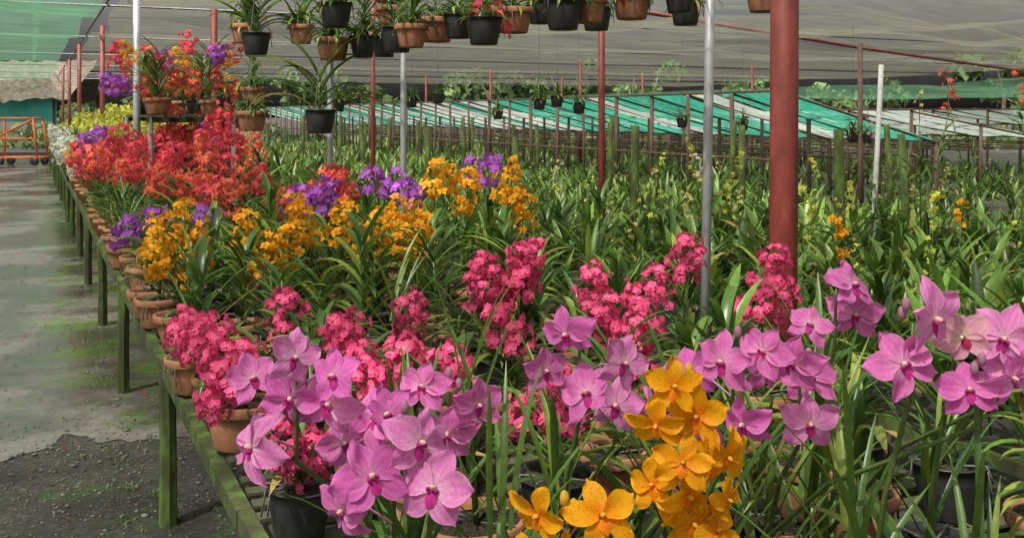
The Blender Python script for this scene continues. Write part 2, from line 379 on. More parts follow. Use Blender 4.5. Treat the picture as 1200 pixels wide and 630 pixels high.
# trailing crown for the hanging pots: leaves spill outwards over the rim
spillN=[fan(U(.04,.08),26,U(.16,.24),.020,.75,1.9,6,.15,two=False,stem=False,spread=.045).tpl() for _ in range(6)]
for nm,ls in (('strap',strapN),('tall',tallN),('terete',tereteN),('broad',broad),('spill',spillN)):
    LEAFM[nm]=[]
    for T in ls:
        mb=MB(); mb.add(*T); LEAFM[nm].append(mb.mesh('leaves',[M_leaf]))
BENCH_Z=.65
placed=[]
def potted(x,y,z,kind='strap',pot=None,sc=1.0,spikes=(),name='potted_orchid'):
    e=empty(name,(x,y,z))
    pi=rng.integers(len(POTS)) if pot is None else pot
    po=mkobj('pot',POTS[pi],e,(0,0,0),U(0,6.28)); po.rotation_euler=(U(-.05,.05),U(-.05,.05),U(0,6.28))
    L=LEAFM[kind]; lo=mkobj('leaves',L[rng.integers(len(L))],e,(0,0,POTH[pi]*.84),U(0,6.28)); lo.scale=(sc,)*3
    if spikes:
        mb=MB(); b=np.array([x,y,z])
        for (k,tx,ty,tz,ln,rad,nf,fs) in spikes:
            spike(mb,k,np.array([tx,ty,tz])-b,ln,rad,nf,base=(U(-.01,.01),U(-.01,.01),POTH[pi]+.03),sc=fs)
        mb.obj('flower_spike',[M_leaf,M_petal],e)
    placed.append((x,y)); return e
def bench_base(x,y,lo=.54,hi=1.98):
    s,t=ST(x,y); s=min(max(s+U(-.05,.05),lo),hi); t=t+U(-.05,.08)
    for _ in range(12):
        w=W(s,t)
        if all((w[0]-a)**2+(w[1]-b)**2>.16**2 for a,b in placed): break
        s=min(max(s+U(-.07,.07),lo),hi); t+=U(-.07,.09)
    return W(s,t)

def vanda(flowers,tpls,kind,fs=1.0,tints=(.88,1.1),pot=None,lsc=1.0,basexy=None,pm=None):
    fl=np.array(flowers,float); cen=fl.mean(0)
    b=bench_base(*(basexy if basexy else (cen[0],cen[1]+.12)))
    e=empty('potted_vanda_orchid',(b[0],b[1],BENCH_Z)); placed.append((b[0],b[1]))
    pi=rng.integers(len(POTS)) if pot is None else pot
    mkobj('pot',POTS[pi],e,(0,0,0),U(0,6.28))
    L=LEAFM[kind]; lo=mkobj('leaves',L[rng.integers(len(L))],e,(0,0,POTH[pi]*.84),U(0,6.28)); lo.scale=(lsc,)*3
    mb=MB(); o=np.array([b[0],b[1],BENCH_Z])
    lowz=fl[:,2].min()-.05; hub=np.array([cen[0],cen[1]+.03,lowz])-o; topp=np.array([cen[0],cen[1]+.02,fl[:,2].max()-.01])-o
    base=np.array([0,0,POTH[pi]+.04])
    V,F=tube([base,base*.5+hub*.5+np.array([0,0,.05]),hub,(hub+topp)/2,topp],[.0042,.004,.0035,.003,.002],7); mb.add(V,F,(.13,.2,.05),0)
    for p in fl:
        q=p-o; root=hub+(topp-hub)*np.clip((q[2]-hub[2]-.03)/(topp[2]-hub[2]+1e-6),0,1)
        fc=np.array([U(-.95,.95)+(p[0]-cen[0])*7,-1,U(-.3,.85)])
        V,F=tube([root,(root+q)/2+np.array([0,.012,.006]),q+np.array([0,.004,0])],.0018,5,False); mb.add(V,F,(.55,.3,.42),0)
        T=tpls[rng.integers(len(tpls))]
        mb.addt((T[0],T[1],T[2],T[3]+1),face_R(fc,U(-.55,.55)),q,fs*U(.78,1.12),U(*tints))
    for k in range(2):
        c=topp+np.array([U(-.015,.015),U(-.01,.01),.012+.014*k]); V,F=blob(c,(.006,.006,.010),7,5); mb.add(V,F,(.5,.25,.35) if pm is None else (.75,.5,.05),1)
    mb.obj('flower_spike',[M_leaf,pm or M_petal],e)
Yj=lambda y:y+U(-.06,.06)
def FL(lst,y): return [(a,Yj(y),b) for a,b in lst]
vanda(FL([(-.304,1.212),(-.235,1.256),(-.362,1.232),(-.250,1.205),(-.335,1.172),(-.295,1.272)],1.35),purN,'terete',lsc=.9,pot=2)
vanda(FL([(-.172,1.158),(-.0955,1.142),(-.210,1.110),(-.159,1.214),(-.115,1.192)],1.25),purN,'terete',tints=(.82,1.02),lsc=.9)
vanda(FL([(-.132,1.198),(-.050,1.176),(-.095,1.135)],1.5),purN,'terete',lsc=.9)
vanda(FL([(-.242,1.125),(-.195,1.158)],1.5),purN,'strap',lsc=.9)
vanda(FL([(.083,1.266),(.168,1.226),(.052,1.205),(.115,1.178)],1.5),purN,'terete',tints=(.82,1.02),lsc=.95)
vanda(FL([(.292,1.257),(.378,1.222),(.32,1.172),(.265,1.22),(.350,1.270)],1.45),purN,'terete',lsc=.95)
vanda(FL([(.450,1.203),(.40,1.248),(.425,1.16)],1.47),purN,'terete',lsc=.9)
vanda(FL([(.497,1.250),(.594,1.255),(.575,1.313)],1.7),purN,'terete',tints=(.76,.95))
vanda(FL([(.560,1.330),(.520,1.268)],1.35),purN,'terete',tints=(1.0,1.15),lsc=.95)
vanda(FL([(.614,1.298)],1.36),pnkN,'strap',lsc=.8)
vanda(FL([(.607,1.235),(.645,1.262)],1.3),purN,'terete',lsc=.9)
vanda(FL([(.70,1.282),(.72,1.235)],1.4),purN,'terete',lsc=.9)
vanda(FL([(.17,1.130),(.235,1.12),(.272,1.155),(.30,1.11)],1.6),purN,'strap',tints=(.8,1.0))
vanda([(.200,1.25,1.262),(.178,1.24,1.218),(.232,1.26,1.222),(.242,1.24,1.170),(.268,1.25,1.122),(.176,1.25,1.140),(.216,1.24,1.130),(.255,1.25,1.082),(.208,1.22,1.178),(.272,1.27,1.168),(.225,1.25,1.092)],yelN,'strap',lsc=.85,pm=M_spot)
vanda([(.030,1.15,1.142),(.104,1.16,1.137),(.062,1.14,1.10),(.012,1.15,1.09),(.115,1.15,1.09)],yelN,'strap',lsc=.75,pm=M_spot)

# compact pink ascocendas
for (x,y,z) in [(-1.027,3.2,.92),(-.842,2.9,.923),(-.72,3.2,.948),(-.492,2.9,.948),(-.401,2.7,.912),(-.326,3.2,.948),(-.287,2.6,.949),
    (-.087,3.4,1.052),(-.038,3.0,.971),(.065,3.5,1.086),(.274,3.4,1.037),(.259,2.9,.977),(.395,3.1,.995),(.574,3.3,1.124),(.777,3.0,1.129),
    (.771,2.95,1.05),(-.739,2.6,.927),(-.504,2.2,.89),(-.159,2.5,.953),(.117,2.3,.946),(-.856,2.75,.97),(.333,2.8,.97),(-.10,3.45,1.02),(-.45,2.75,.98),(.03,3.45,1.06)]:
    b=bench_base(x,y); ln=U(.10,.17)
    sp=[('pink',x,y,z+ln*.55,ln,.066,int(ln*310),1.12)]
    if rng.random()<.6: sp.append(('pink',x+U(-.12,.12),y+U(-.05,.08),z+ln*.3-U(0,.07),ln*.8,.055,24,1.08))
    potted(b[0],b[1],BENCH_Z,'strap',None,U(.7,.9),sp)
# orange mokaras
for (x,y,z) in [(-1.408,4.2,1.126),(-1.312,4.15,1.03),(-1.105,4.2,1.083),(-.927,4.2,1.065),(-.713,4.2,1.147),(-.588,4.2,1.10),(-.463,4.25,1.083),
    (-.385,4.2,1.11),(-.367,4.8,1.30),(-.212,4.8,1.233),(-.02,4.8,1.286),(.049,4.8,1.152),(-1.39,3.95,1.06),(-.90,4.35,1.15),(-.50,4.3,1.13),(-1.0,4.1,1.03)]:
    b=bench_base(x,y,.56,2.0); ln=U(.17,.27)
    sp=[('orange',x,y,z+ln*.5,ln,.070,int(ln*150),1.05)]
    if rng.random()<.6: sp.append(('orange',x+U(-.10,.10),y+U(-.06,.1),z+ln*.25,ln*.7,.06,16,1.0))
    potted(b[0],b[1],BENCH_Z,'tall',None,U(.85,1.0),sp)
for (x,y,z) in [(-1.91,5,1.027),(-1.79,5,1.06),(-1.515,5,1.06),(-1.05,5,1.167),(-.912,5,1.205),(-.679,5,1.26),(-.53,5,1.205),(-.106,5,1.324)]:
    b=bench_base(x,y,.6,2.1); ln=U(.10,.15)
    potted(b[0],b[1],BENCH_Z,'tall',None,.95,[('violet',x,y,z+ln*.5,ln,.08,15,1.1),('violet',x+U(-.1,.1),y+.05,z+ln*.4,ln,.07,9,1.1)])
for (x,y,z) in [(-1.54,5.5,1.133),(-1.28,5.5,1.11),(-1.05,5.6,1.21),(-.934,5.5,1.194),(-1.95,6.0,1.16),(-1.8,5.9,1.15),(-1.65,6.2,1.2),(-2.2,6.3,1.2),(-2.0,6.6,1.25),(-2.35,6.7,1.15)]:
    b=bench_base(x,y,.6,2.1)
    potted(b[0],b[1],BENCH_Z,'tall',None,1,[('coral',x,y,z+.1,.18,.09,28,1.1),('red',x+U(-.12,.12),y+.05,z+.08,.18,.09,26,1.1)])
# bench filler plants
for t in np.arange(.95,7.6,.24):
    for s in (.525,.80,1.08,1.36,1.64,1.93):
        w=W(s+(U(-.02,.05) if s<.6 else U(-.06,.06)),t+U(-.05,.05))
        if any((w[0]-a)**2+(w[1]-b)**2<.18**2 for a,b in placed): continue
        if t<2.1: k='terete' if rng.random()<.4 else 'strap'; sc=U(.75,1.0)
        else: k=['strap','tall','strap','tall','terete'][rng.integers(5)]; sc=U(.75,1.05)
        potted(w[0],w[1],BENCH_Z,k,(rng.integers(3) if s<.6 and rng.random()<.7 else None),sc)

# far part of the flower bench: one mass
mb=MB()
potT=[]
for me_r,me_h,mi in ((.09,.125,2),(.085,.13,3)):
    q=MB(); V,F=lathe([(.001,0),(me_r*.7,0),(me_r*.93,me_h*.76),(me_r*1.06,me_h*.78),(me_r*1.04,me_h),(me_r*.9,me_h*.9),(.001,me_h*.88)],12); q.add(V,F,m=mi); potT.append(q.tpl())
for ti,t in enumerate(np.arange(7.6,34,.30)):
    for si,s in enumerate((.56,.9,1.24,1.56,1.9)):
        s2=s+U(-.06,.06); w=W(s2,t+U(-.1,.1),BENCH_Z)
        mb.addt(potT[int(rng.random()<.4)],None,w)
        T=midT[rng.integers(len(midT))]; R=Matrix.Rotation(U(0,6.28),3,'Z'); mb.addt(T,np.array(R),w+[0,0,.1],U(.9,1.4),U(.8,1.2))
        if t<11.8: k='violet' if (ti*5+si)%13==4 else ['red','red','coral'][rng.integers(3)]; pr=.85
        elif t<22: k='white' if s<.8 and t>12.6 else ('violet' if (ti*5+si)%17==4 else 'lime'); pr=.95
        else: k=['lime','white','pale','red'][rng.integers(4)]; pr=.35
        if s>1.5: pr*=.6
        if rng.random()<pr:
            zt=U(1.15,1.42)+(.12 if s>1 else 0)+(.12 if 7<t<9.5 else 0)+(.20 if 11.8<t<22 and s>.8 else 0)
            for _ in range(2):
                ln=U(.14,.26); dx=U(-.15,.15,2)
                spike(mb,k,w*[1,1,0]+[dx[0],dx[1],zt+U(-.16,.05)],ln,.11,int(ln*130),base=w+[0,0,.15],sc=1.3)
mb.obj('flowering_orchid_rows',[M_leaf,M_petal,M_terra,M_black])

# ---------------------------------------------------------------- benches
def bench(name,s0,s1,t0,t1,z,lm,step=2.05,off=4.1,fine=True):
    e=empty(name,W(s0,t0)); mb=MB()
    o=W(s0,t0)
    def ad(a,b,m):
        V,F=box(a,b); mb.add(np.array(V)-o,F,m=m)
    def rail(s,w):
        t=t0
        while t<t1:
            te=min(t+.5,t1); ad((s+U(-.003,.003),t,z-.062+U(-.003,.003)),(s+w+U(-.003,.003),te-.001,z-.012+U(-.002,0)),0); t=te
    rail(s0,.036); rail(s1-.04,.036); rail((s0+s1)/2-.02,.04)
    tt=np.arange(off-step*math.floor((off-t0)/step),t1,step)
    for t in tt:
        for s in (s0-.004,s1-.06):
            j=U(-.012,.012)
            x=W(s+.03,t+.03)-o
            V,F=tube([x+[j,0,-.02],x+[j*.5,j,z*.5],x+[0,0,z-.05]],[.036,.033,.033],7); mb.add(V,F,m=0)
        ad((s0+.05,t,z-.105),(s1-.06,t+.04,z-.066),0)
    if fine:
        t=t0
        while t<t1:
            ad((s0+.04+U(-.01,.01),t,z-.0095+U(-.001,.001)),(s1+.0,t+.045,z-.001+U(-.002,0)),1); t+=.085+U(-.006,.006) if t<12 else .3
    return mb.obj('frame',[lm,M_slat],e,smooth=False)
bench('flower_bench',.45,2.12,.5,34,BENCH_Z,M_moss)
beds=[(3.05,4.75),(5.6,7.2),(7.9,9.3),(10.0,12.4),(13.6,15.4),(16.4,18.4),(19.5,22)]
BZ=[.42,.30,.22,.15,.12,.12,.12]
for i,(a,b) in enumerate(beds[:4]):
    bench('plant_bench',a,b,-1 if i<1 else 2.0+i,32+i*2,BZ[i],M_moss if i<3 else M_wood,2.4,4.0,False)
for i,(a,b) in enumerate(beds):
    mb=MB(); t0=[.4,2.5,4,7,9,11,13][i]; t1=[30,34,36,42,42,42,42][i]; sp=.215 if i<1 else (.29 if i<3 else .5)
    for t in np.arange(t0,t1,sp):
        for s in np.arange(a+.08,b,sp):
            if rng.random()<(.08 if i else .04): continue
            lst=broad if (i<2 and t<9) else farT
            if i==0 and t<9 and rng.random()<.35: lst=tallN
            w=W(s+U(-.1,.1),t+U(-.1,.1),BZ[i])
            hp=.70+.55*(.5+.5*math.sin(t*.9+i*2)*math.cos(s*1.7+t*.35))
            mb.addt(lst[rng.integers(len(lst))],np.array(Matrix.Rotation(U(0,6.28),3,'Z')),w+[0,0,.05],U(.7,1.2)*hp*(1.15 if lst is farT else 1),U(.6,1.45))
            if rng.random()<(.11 if i<2 else .06):
                k=['cream','lime','cream','lime','pale','cream'][rng.integers(6)]; ln=U(.12,.30)
                spike(mb,k,w+[U(-.15,.15),U(-.15,.15),U(.45,.75)],ln,.035,int(ln*U(15,34)),base=w,sc=.8)
            if rng.random()<.12:
                V,F=lathe([(.05,-.02),(.075,.1),(.07,.1)],8); mb.add(V+w,F,m=2 if rng.random()<.5 else 3)
    mb.obj('green_orchid_bed',[M_leaf,M_petal,M_black,M_terra])
mb=MB()
for _ in range(34):
    x=U(2.7,4.4); y=U(5.0,8.0); h=U(.8,1.3)
    p=[[x,y,.45],[x+U(-.08,.08),y,.45+h*.5],[x+U(-.15,.15),y+U(-.1,.1),.45+h]]
    V,F=tube(p,[.006,.005,.003],5); mb.add(V,F,G2*.8)
    p=np.array(p)
    for f in np.arange(.1,.95,.045):
        q=p[0]*(1-f)**2+2*f*(1-f)*p[1]+p[2]*f*f
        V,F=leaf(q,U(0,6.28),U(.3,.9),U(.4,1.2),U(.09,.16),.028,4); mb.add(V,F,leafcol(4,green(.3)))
    if rng.random()<.7: spike(mb,['cream','pale','cream','coral'][rng.integers(4)],p[2]+[0,0,.25],.25,.05,10,base=p[2],sc=.9)
mb.obj('leafy_reed_orchids',[M_leaf,M_petal])
mb=MB()
for _ in range(44):
    s=U(3.1,7.6);t=U(1.0,10); b=W(s,t,.5); a=U(0,6.28); h=U(.55,.95)*(1 if s<5 else .8); r=U(.08,.22); d=np.array([math.cos(a),math.sin(a),0])
    P=[b+[0,0,0],b+d*r*.15+[0,0,h*.5],b+d*r*.5+[0,0,h*.85],b+d*r+[0,0,h]]
    V,F=tube(P,[.003,.0026,.002,.0012],4); mb.add(V,F,(.14,.2,.05))
    k=['cream','lime','lime','pale','cream','lime','orange'][rng.integers(7)]
    for f in np.arange(.35,1,.09):
        q=P[1]*(1-f)+P[3]*f+[0,0,.05*math.sin(f*3)]
        for _ in range(2):
            T=S[k][rng.integers(3)]; dd=rng.normal(0,1,3); mb.addt((T[0],T[1],T[2],T[3]+1),face_R(dd+[0,-1,.3]),q+U(-.03,.03,3),U(.6,.9),U(.8,1.1))
mb.obj('arching_flower_sprays',[M_leaf,M_petal])

# ---------------------------------------------------------------- raised shelf with flowering pots
e=empty('raised_plant_shelf',W(1.2,9.6)); o=W(1.2,9.6); mb=MB()
for ss in (.85,1.5):
    for tt in (8.5,10.7):
        V,F=tube([W(ss,tt,0)-o,W(ss,tt,1.58)-o],.022,8); mb.add(V,F)
for ss in np.arange(.85,1.55,.13):
    V,F=box((ss,8.4,1.582),(ss+.07,10.8,1.605)); mb.add(np.array(V)-o,F,m=1)
for tt in (8.48,10.7):
    V,F=box((.82,tt,1.54),(1.6,tt+.04,1.58)); mb.add(np.array(V)-o,F,m=1)
mb.obj('shelf_frame',[M_galv,M_slat],e,smooth=False)
kk=0
for tt in np.arange(8.6,10.8,.36):
    for ss in (.95,1.3):
        w=W(ss+U(-.05,.05),tt+U(-.05,.05)); sp=[]
        for _ in range(3):
            k=['red','coral','red','orange','red','violet','coral','orange'][kk%8]; kk+=1
            sp.append((k,w[0]+U(-.34,.34),w[1]+U(-.2,.2),U(1.84,2.30),U(.12,.2),.09,17,1.25))
        potted(w[0],w[1],1.607,'tall',None,1.05,sp)

# ---------------------------------------------------------------- hanging pots
def hanging(x,y,z,pot,kind,sc,fl=None,top=2.62):
    e=empty('hanging_orchid_pot',(x,y,z-.06))
    mkobj('pot',POTS[pot],e)
    L=LEAFM[kind]; lo=mkobj('leaves',L[rng.integers(len(L))],e,(0,0,.10),U(0,6.28)); lo.scale=(sc,)*3
    if sc<1: mkobj('trailing_leaves',LEAFM['spill'][rng.integers(6)],e,(0,0,.095),U(0,6.28)).scale=(U(.75,1.05),)*3
    mb=MB(); r=POTR[pot]
    for k in range(3):
        a=k*2.094+.4; V,F=tube([[r*math.cos(a),r*math.sin(a),POTH[pot]*.95],[0,0,.42]],.0016,4,False); mb.add(V,F)
    V,F=tube([[0,0,.42],[0,0,max(.45,top-z+.06)]],.002,4,False); mb.add(V,F)
    mb.obj('hanger_wire',[M_wire],e)
    if fl:
        mb=MB()
        for _ in range(3): spike(mb,fl,(U(-.1,.1),U(-.1,.1),U(.14,.26)),.14,.05,10,base=(0,0,.1),sc=.9)
        mb.obj('flower_spike',[M_leaf,M_petal],e)
hp=[(-1.528,6.0,2.02,3,'strap',1.3,None),(-.998,5.6,1.966,0,'broad',.6,None),(-.83,5.6,1.98,4,'tall',.6,None),(-.596,5.2,1.984,3,'strap',.65,None),
 (-.500,5.0,1.995,1,'strap',.7,None),(-.388,5.2,2.037,0,'tall',.5,None),(-.267,5.0,2.04,4,'strap',.6,None),(-.134,4.8,1.995,3,'strap',.5,'red'),
 (.008,5.0,2.067,0,'strap',.6,None),(.229,4.5,2.04,3,'strap',.5,None),(.351,4.6,2.08,1,'tall',.5,None),(.559,4.7,2.107,0,'strap',.5,'red'),
 (.769,4.6,2.125,4,'strap',.5,None),(1.10,4.4,2.11,1,'strap',.5,None),(-1.05,5.5,1.56,3,'strap',1.5,None),(-1.672,6.5,1.727,1,'tall',.6,None),(-1.63,6.3,1.562,0,'strap',.5,None),
 (-.75,5.9,2.0,4,'strap',.8,None),(.47,5.6,2.13,3,'strap',.5,None),(-1.3,6.2,2.1,1,'broad',.6,None),(-.93,5.3,2.12,3,'broad',.6,None),(-.18,5.5,2.12,1,'strap',.6,None),
 (-.66,5.6,2.14,0,'broad',.5,'red'),(.15,5.3,2.14,4,'strap',.6,None),(.95,5.5,2.15,3,'strap',.5,None),(-1.75,6.6,2.13,0,'strap',.9,None)]
for h in hp: hanging(*h)
mb=MB(); P=sorted([(h[0],h[1]) for h in hp])
for a,b in zip(P[:-1],P[1:]):
    V,F=tube([[a[0],a[1],2.62],[b[0],b[1],2.62]],.004,5); mb.add(V,F)
for q in (P[0],P[len(P)//2],P[-1]):
    V,F=tube([[q[0],q[1],2.62],[q[0],q[1],3.0]],.003,5); mb.add(V,F)
mb.obj('hanging_cable',[M_wire])
for (x,y,z) in [(.3,11,1.72),(.75,11.3,1.68),(.5,11.2,1.75),(-1.2,12,1.75),(-.9,12.2,1.8),(3.9,11.5,1.35),(-1.9,11,1.7),(2.2,13,1.5),(3.1,13.5,1.45),(-.2,14,1.6),(4.6,13,1.3)]:
    hanging(x,y,z,4,'strap',.6)

# ---------------------------------------------------------------- poles and pipes
def pole(name,x,y,r,h,mat,lx=0,ly=0):
    mb=MB(); V,F=tube([[0,0,-.05],[lx*.5,ly*.5,h*.5],[lx,ly,h]],r,16); mb.add(V,F)
    V,F=lathe([(r*1.9,.0),(r*1.9,.035),(r*1.2,.05)],14); mb.add(V,F)
    return mb.obj(name,[mat],None,(x,y,0))
RH=3.02
pole('red_roof_pole',.885,3.3,.046,RH,M_red,.015)
pole('red_roof_pole',-4.0,13.5,.045,RH,M_red)
pole('red_roof_pole',-6.52,16,.04,RH,M_red)
pole('red_roof_pole',.891,10,.034,RH,M_red)
pole('red_roof_pole',-1.66,12,.028,RH,M_red)
pole('steel_roof_pole',-3.36,9,.032,RH,M_galv)
pole('steel_roof_pole',-1.05,5.75,.018,RH,M_galv,.02)
pole('steel_roof_pole',-.6,5.55,.017,RH,M_galv)
pole('steel_roof_pole',.95,5,.024,RH,M_galv,.05)
pole('white_pole',2.84,8,.020,2.0,M_white,.10)
pole('wooden_roof_pole',4.85,14,.035,2.6,M_wood)
for s in (12.9,18.5):
    for t in (22.9,28.6,34.3):
        w=W(s,t); pole('red_roof_pole',w[0],w[1],.04,RH,M_red)
for t in (22,28,34):
    w=W(.85,t); pole('red_roof_pole',w[0],w[1],.04,RH,M_red)
mb=MB()
for t in np.arange(2.6,46,5.65):
    V,F=tube([W(-4,t,3.0),W(10,t,3.02),W(26,t,3.0)],.014,8); mb.add(V,F)
for s in (.86,):
    V,F=tube([W(s,-4,3.045),W(s,46,3.045)],.016,8); mb.add(V,F)
mb.obj('roof_pipe_frame',[M_wire])
mb=MB(); V,F=tube([[1.57,13.2,2.98],[6.5,18.3,2.8],[12,23.5,2.62]],.03,8); mb.add(V,F); mb.obj('red_brace_pipe',[M_red])
for (s,t0,t1,st,h) in [(5.2,5.5,26,2.7,1.5),(7.5,7,30,2.7,1.5),(9.3,9,34,3.1,1.5)]:
    for t in np.arange(t0,t1,st):
        w=W(s+U(-.15,.15),t+U(-.3,.3)); hh=h+U(-.15,.12)
        mb=MB(); V,F=tube([[0,0,-.05],[U(-.02,.02),0,hh*.5],[U(-.04,.04),0,hh]],[.045,.042,.038],8); mb.add(V,F); mb.obj('mossy_wooden_post',[M_moss],None,(w[0],w[1],0))

# ---------------------------------------------------------------- shade nets
def net(name,s0,s1,t0,t1,mat,zb,ds=.4,dt=.2,seed=0):
    ss=np.arange(s0,s1+.01,ds); tt=np.linspace(t0,t1,int((t1-t0)/dt)+1); A,B=np.meshgrid(ss,tt,indexing='ij')
    edge=(B-B.mean())/(t1-t0)*2
    A2=A; B2=B+edge*.14*np.sin(A*.9+seed)
    ph=(B2-2.6)/5.65
    far=np.clip((22-B)/10,.10,1)      # the far bays are stretched tighter
    Z=zb+.05-far*(.38*np.abs(np.sin(np.pi*ph))*(.75+.25*np.sin(A*.5+seed))+.16*np.abs(np.sin(np.pi*A/5.2+seed*.3)))-(1-far)*.15
    Z+=far*(.05*np.sin(A*1.3+B*2.1+seed)+.02*np.sin(A*2.1-B*3+seed)+.025*np.sin(B*7+1.5*np.sin(A*.7+seed)))
    V=np.stack([A2*CS-B2*SN,A2*SN+B2*CS,Z],-1).reshape(-1,3)
    mb=MB(); mb.add(V,grid_faces(len(ss),len(tt))); return mb.obj(name,[mat])
cuts=[(-4,1.4),(.9,5.6),(5.0,9.55),(10.1,15.0),(14.5,19.3),(19.0,24.4),(24.2,29.2),(29.0,34.6),(34.4,39.5)]
for k,(a,b) in enumerate(cuts): net('grey_shade_net',.95,28,a,b,M_net,3.08+(k%2)*.06,seed=k*1.7)
tt=-4.0
while tt<40:
    wd=U(4,6); net('green_shade_net',-5,.78,tt,tt+wd,M_gnet,3.1,seed=k*1.3); tt+=wd+U(.0,.3); k+=1
net('green_shade_net',18,36,10,34,M_gnet,2.45,seed=3)

# ---------------------------------------------------------------- low shade houses
def shade_house(name,s0,s1,t0,t1,z0,z1,film,film2,pitch=.9,gap=.12,ps=1.5):
    o=W(s0,t0); e=empty(name,o)
    mb=MB(); t=t0;i=0
    while t<t1:
        a=np.linspace(0,1,5); w=pitch-gap*U(.3,1.2)
        P=[]
        for f in a:
            s=s0+(s1-s0)*f; z=z0+(z1-z0)*f-.04*math.sin(math.pi*f)+U(-.008,.008)
            P+= [W(s,t,z)-o,W(s,t+w*.5,z-.03)-o,W(s,t+w,z)-o]
        mb.add(P,grid_faces(5,3),m=int(rng.random()<.28)); t+=pitch;i+=1
    mb.obj('roof_film',[film,film2],e)
    mb=MB(); t=t0;i=0
    while t<t1+.1:
        for s,z in ((s0,z0),((s0+s1)/2,(z0+z1)/2),(s1,z1)):
            V,F=tube([W(s,t,0)-o,W(s+U(-.04,.04),t,z-.06)-o],U(.025,.04),7); mb.add(V,F)
        V,F=tube([W(s0,t,z0-.05)-o,W(s1,t,z1-.05)-o],.02,6); mb.add(V,F)
        t+=ps
    for s,z in ((s0,z0),(s1,z1),((s0+s1)/2,(z0+z1)/2)):
        V,F=tube([W(s,t0-.1,z-.02)-o,W(s,t1,z-.02)-o],.022,6); mb.add(V,F)
        V,F=tube([W(s,t0,.95)-o,W(s,t1,.95)-o],.02,6); mb.add(V,F)
    mb.obj('posts_and_rails',[M_wood],e)
shade_house('green_roofed_shade_house',9.7,12.7,11.3,50,1.97,1.22,M_film,M_wfilm,.9,.12,1.15)
shade_house('white_roofed_shade_house',14.0,17.5,13,50,1.72,1.2,M_wfilm,M_wfilm)
shade_house('bamboo_plant_frame',19,22,14,48,1.75,1.4,M_wfilm,M_wfilm)

# ---------------------------------------------------------------- end of path: hut, orange frame
o=np.array([-20.3,38,0]); e=empty('thatched_hut',o); mb=MB()
for sx in (-3,3):
    for sy in (0,4):
        V,F=tube([[sx,sy,0],[sx,sy,2.4]],.07,8); mb.add(V,F,m=1)
for sgn,yb in ((1,-.6),(-1,4.6)):
    nx,ny=26,8; V=[]
    for i in range(nx):
        for j in range(ny):
            f=j/(ny-1); V.append([-3.8+7.6*i/(nx-1),yb+(2-yb)*f,2.25+1.5*f+U(-.06,.06)-(U(0,.2) if j==0 else 0)])
    mb.add(V,grid_faces(nx,ny),m=0)
V=[[x,-.02+.05*math.sin(x*4),z] for x in np.linspace(-3.1,3.1,24) for z in (1.35,1.8,2.2)]
mb.add(V,grid_faces(24,3),m=2)
mb.obj('hut_frame',[M_thatch,M_wood,M_tarp],e)
o=np.array([-15.6,32,0]); e=empty('orange_metal_trolley',o); mb=MB()
for p,q in [((-.9,0,.2),(-.9,0,1.5)),((.5,0,.2),(.35,0,1.5)),((-.9,0,1.5),(.35,0,1.5)),((-.9,0,.25),(.6,0,.25)),((-.9,0,.85),(.42,0,.85)),
    ((-.9,.7,.2),(-.9,.7,1.5)),((.5,.7,.2),(.35,.7,1.5)),((-.9,.7,1.5),(.35,.7,1.5)),((-.9,.7,.25),(.6,.7,.25)),((-.9,0,1.5),(-.9,.7,1.5)),((.35,0,1.5),(.35,.7,1.5)),((-.9,0,.25),(-.9,.7,.25)),((.6,0,.25),(.6,.7,.25)),((-.9,0,.85),(.42,0,1.5))]:
    V,F=tube([p,q],.035,6); mb.add(V,F)
for x in (-.7,.4):
    for y in (0,.7):
        V,F=lathe([(.03,-.03),(.14,-.03),(.14,.03),(.03,.03)],14); V=V[:,[0,2,1]]+[x,y,.14]; mb.add(V,F,m=1)
mb.obj('trolley_frame',[M_orange,M_black],e)

# ---------------------------------------------------------------- distant trees
mb=MB(); GT1=np.array([.08,.13,.05]); GT2=np.array([.17,.24,.10])  # foliage greens lightened, standing in for distance haze
for i in range(18):
    x=-60+i*8+U(-2.5,2.5); y=U(70,90)
    h=U(3.5,6.2); V,F=tube([[x,y,0],[x+U(-.4,.4),y,h*.5],[x+U(-.8,.8),y,h*.85]],[.2,.14,.06],7); mb.add(V,F,m=1)
    for _ in range(8):
        c=np.array([x+U(-2.8,2.8),y+U(-2,2),h*U(.35,1.0)]); R=U(.7,1.6); g=GT1*U(.6,1)+GT2*U(0,.9)
        n=110; dd=rng.normal(0,1,(n,3)); dd/=np.linalg.norm(dd,axis=1)[:,None]; P=c+dd*R*(U(.35,1,(n,1)))*[1,1,.75]
        a=rng.normal(0,.2,(n,3)); b=rng.normal(0,.2,(n,3))
        V=np.stack([P-a,P-b,P+a,P+b],1).reshape(-1,3); F=np.arange(n*4).reshape(-1,4)
        mb.add(V,F,np.repeat(g*U(.6,1.4,(n,1)),4,0))
mb.obj('distant_trees',[M_tree,M_bark],smooth=False)
mb=MB(); n=9000
P=np.c_[U(-50,60,n),U(46,52,n),U(0,1,n)**1.3*1.5]; P[:,2]*=.7+.4*np.sin(P[:,0]*.8)
a=rng.normal(0,.14,(n,3)); b=rng.normal(0,.14,(n,3))
mb.add(np.stack([P-a,P-b,P+a,P+b],1).reshape(-1,3),np.arange(n*4).reshape(-1,4),np.repeat(GT2*U(.5,1.4,(n,1)),4,0)); mb.obj('distant_scrub',[M_tree],smooth=False)

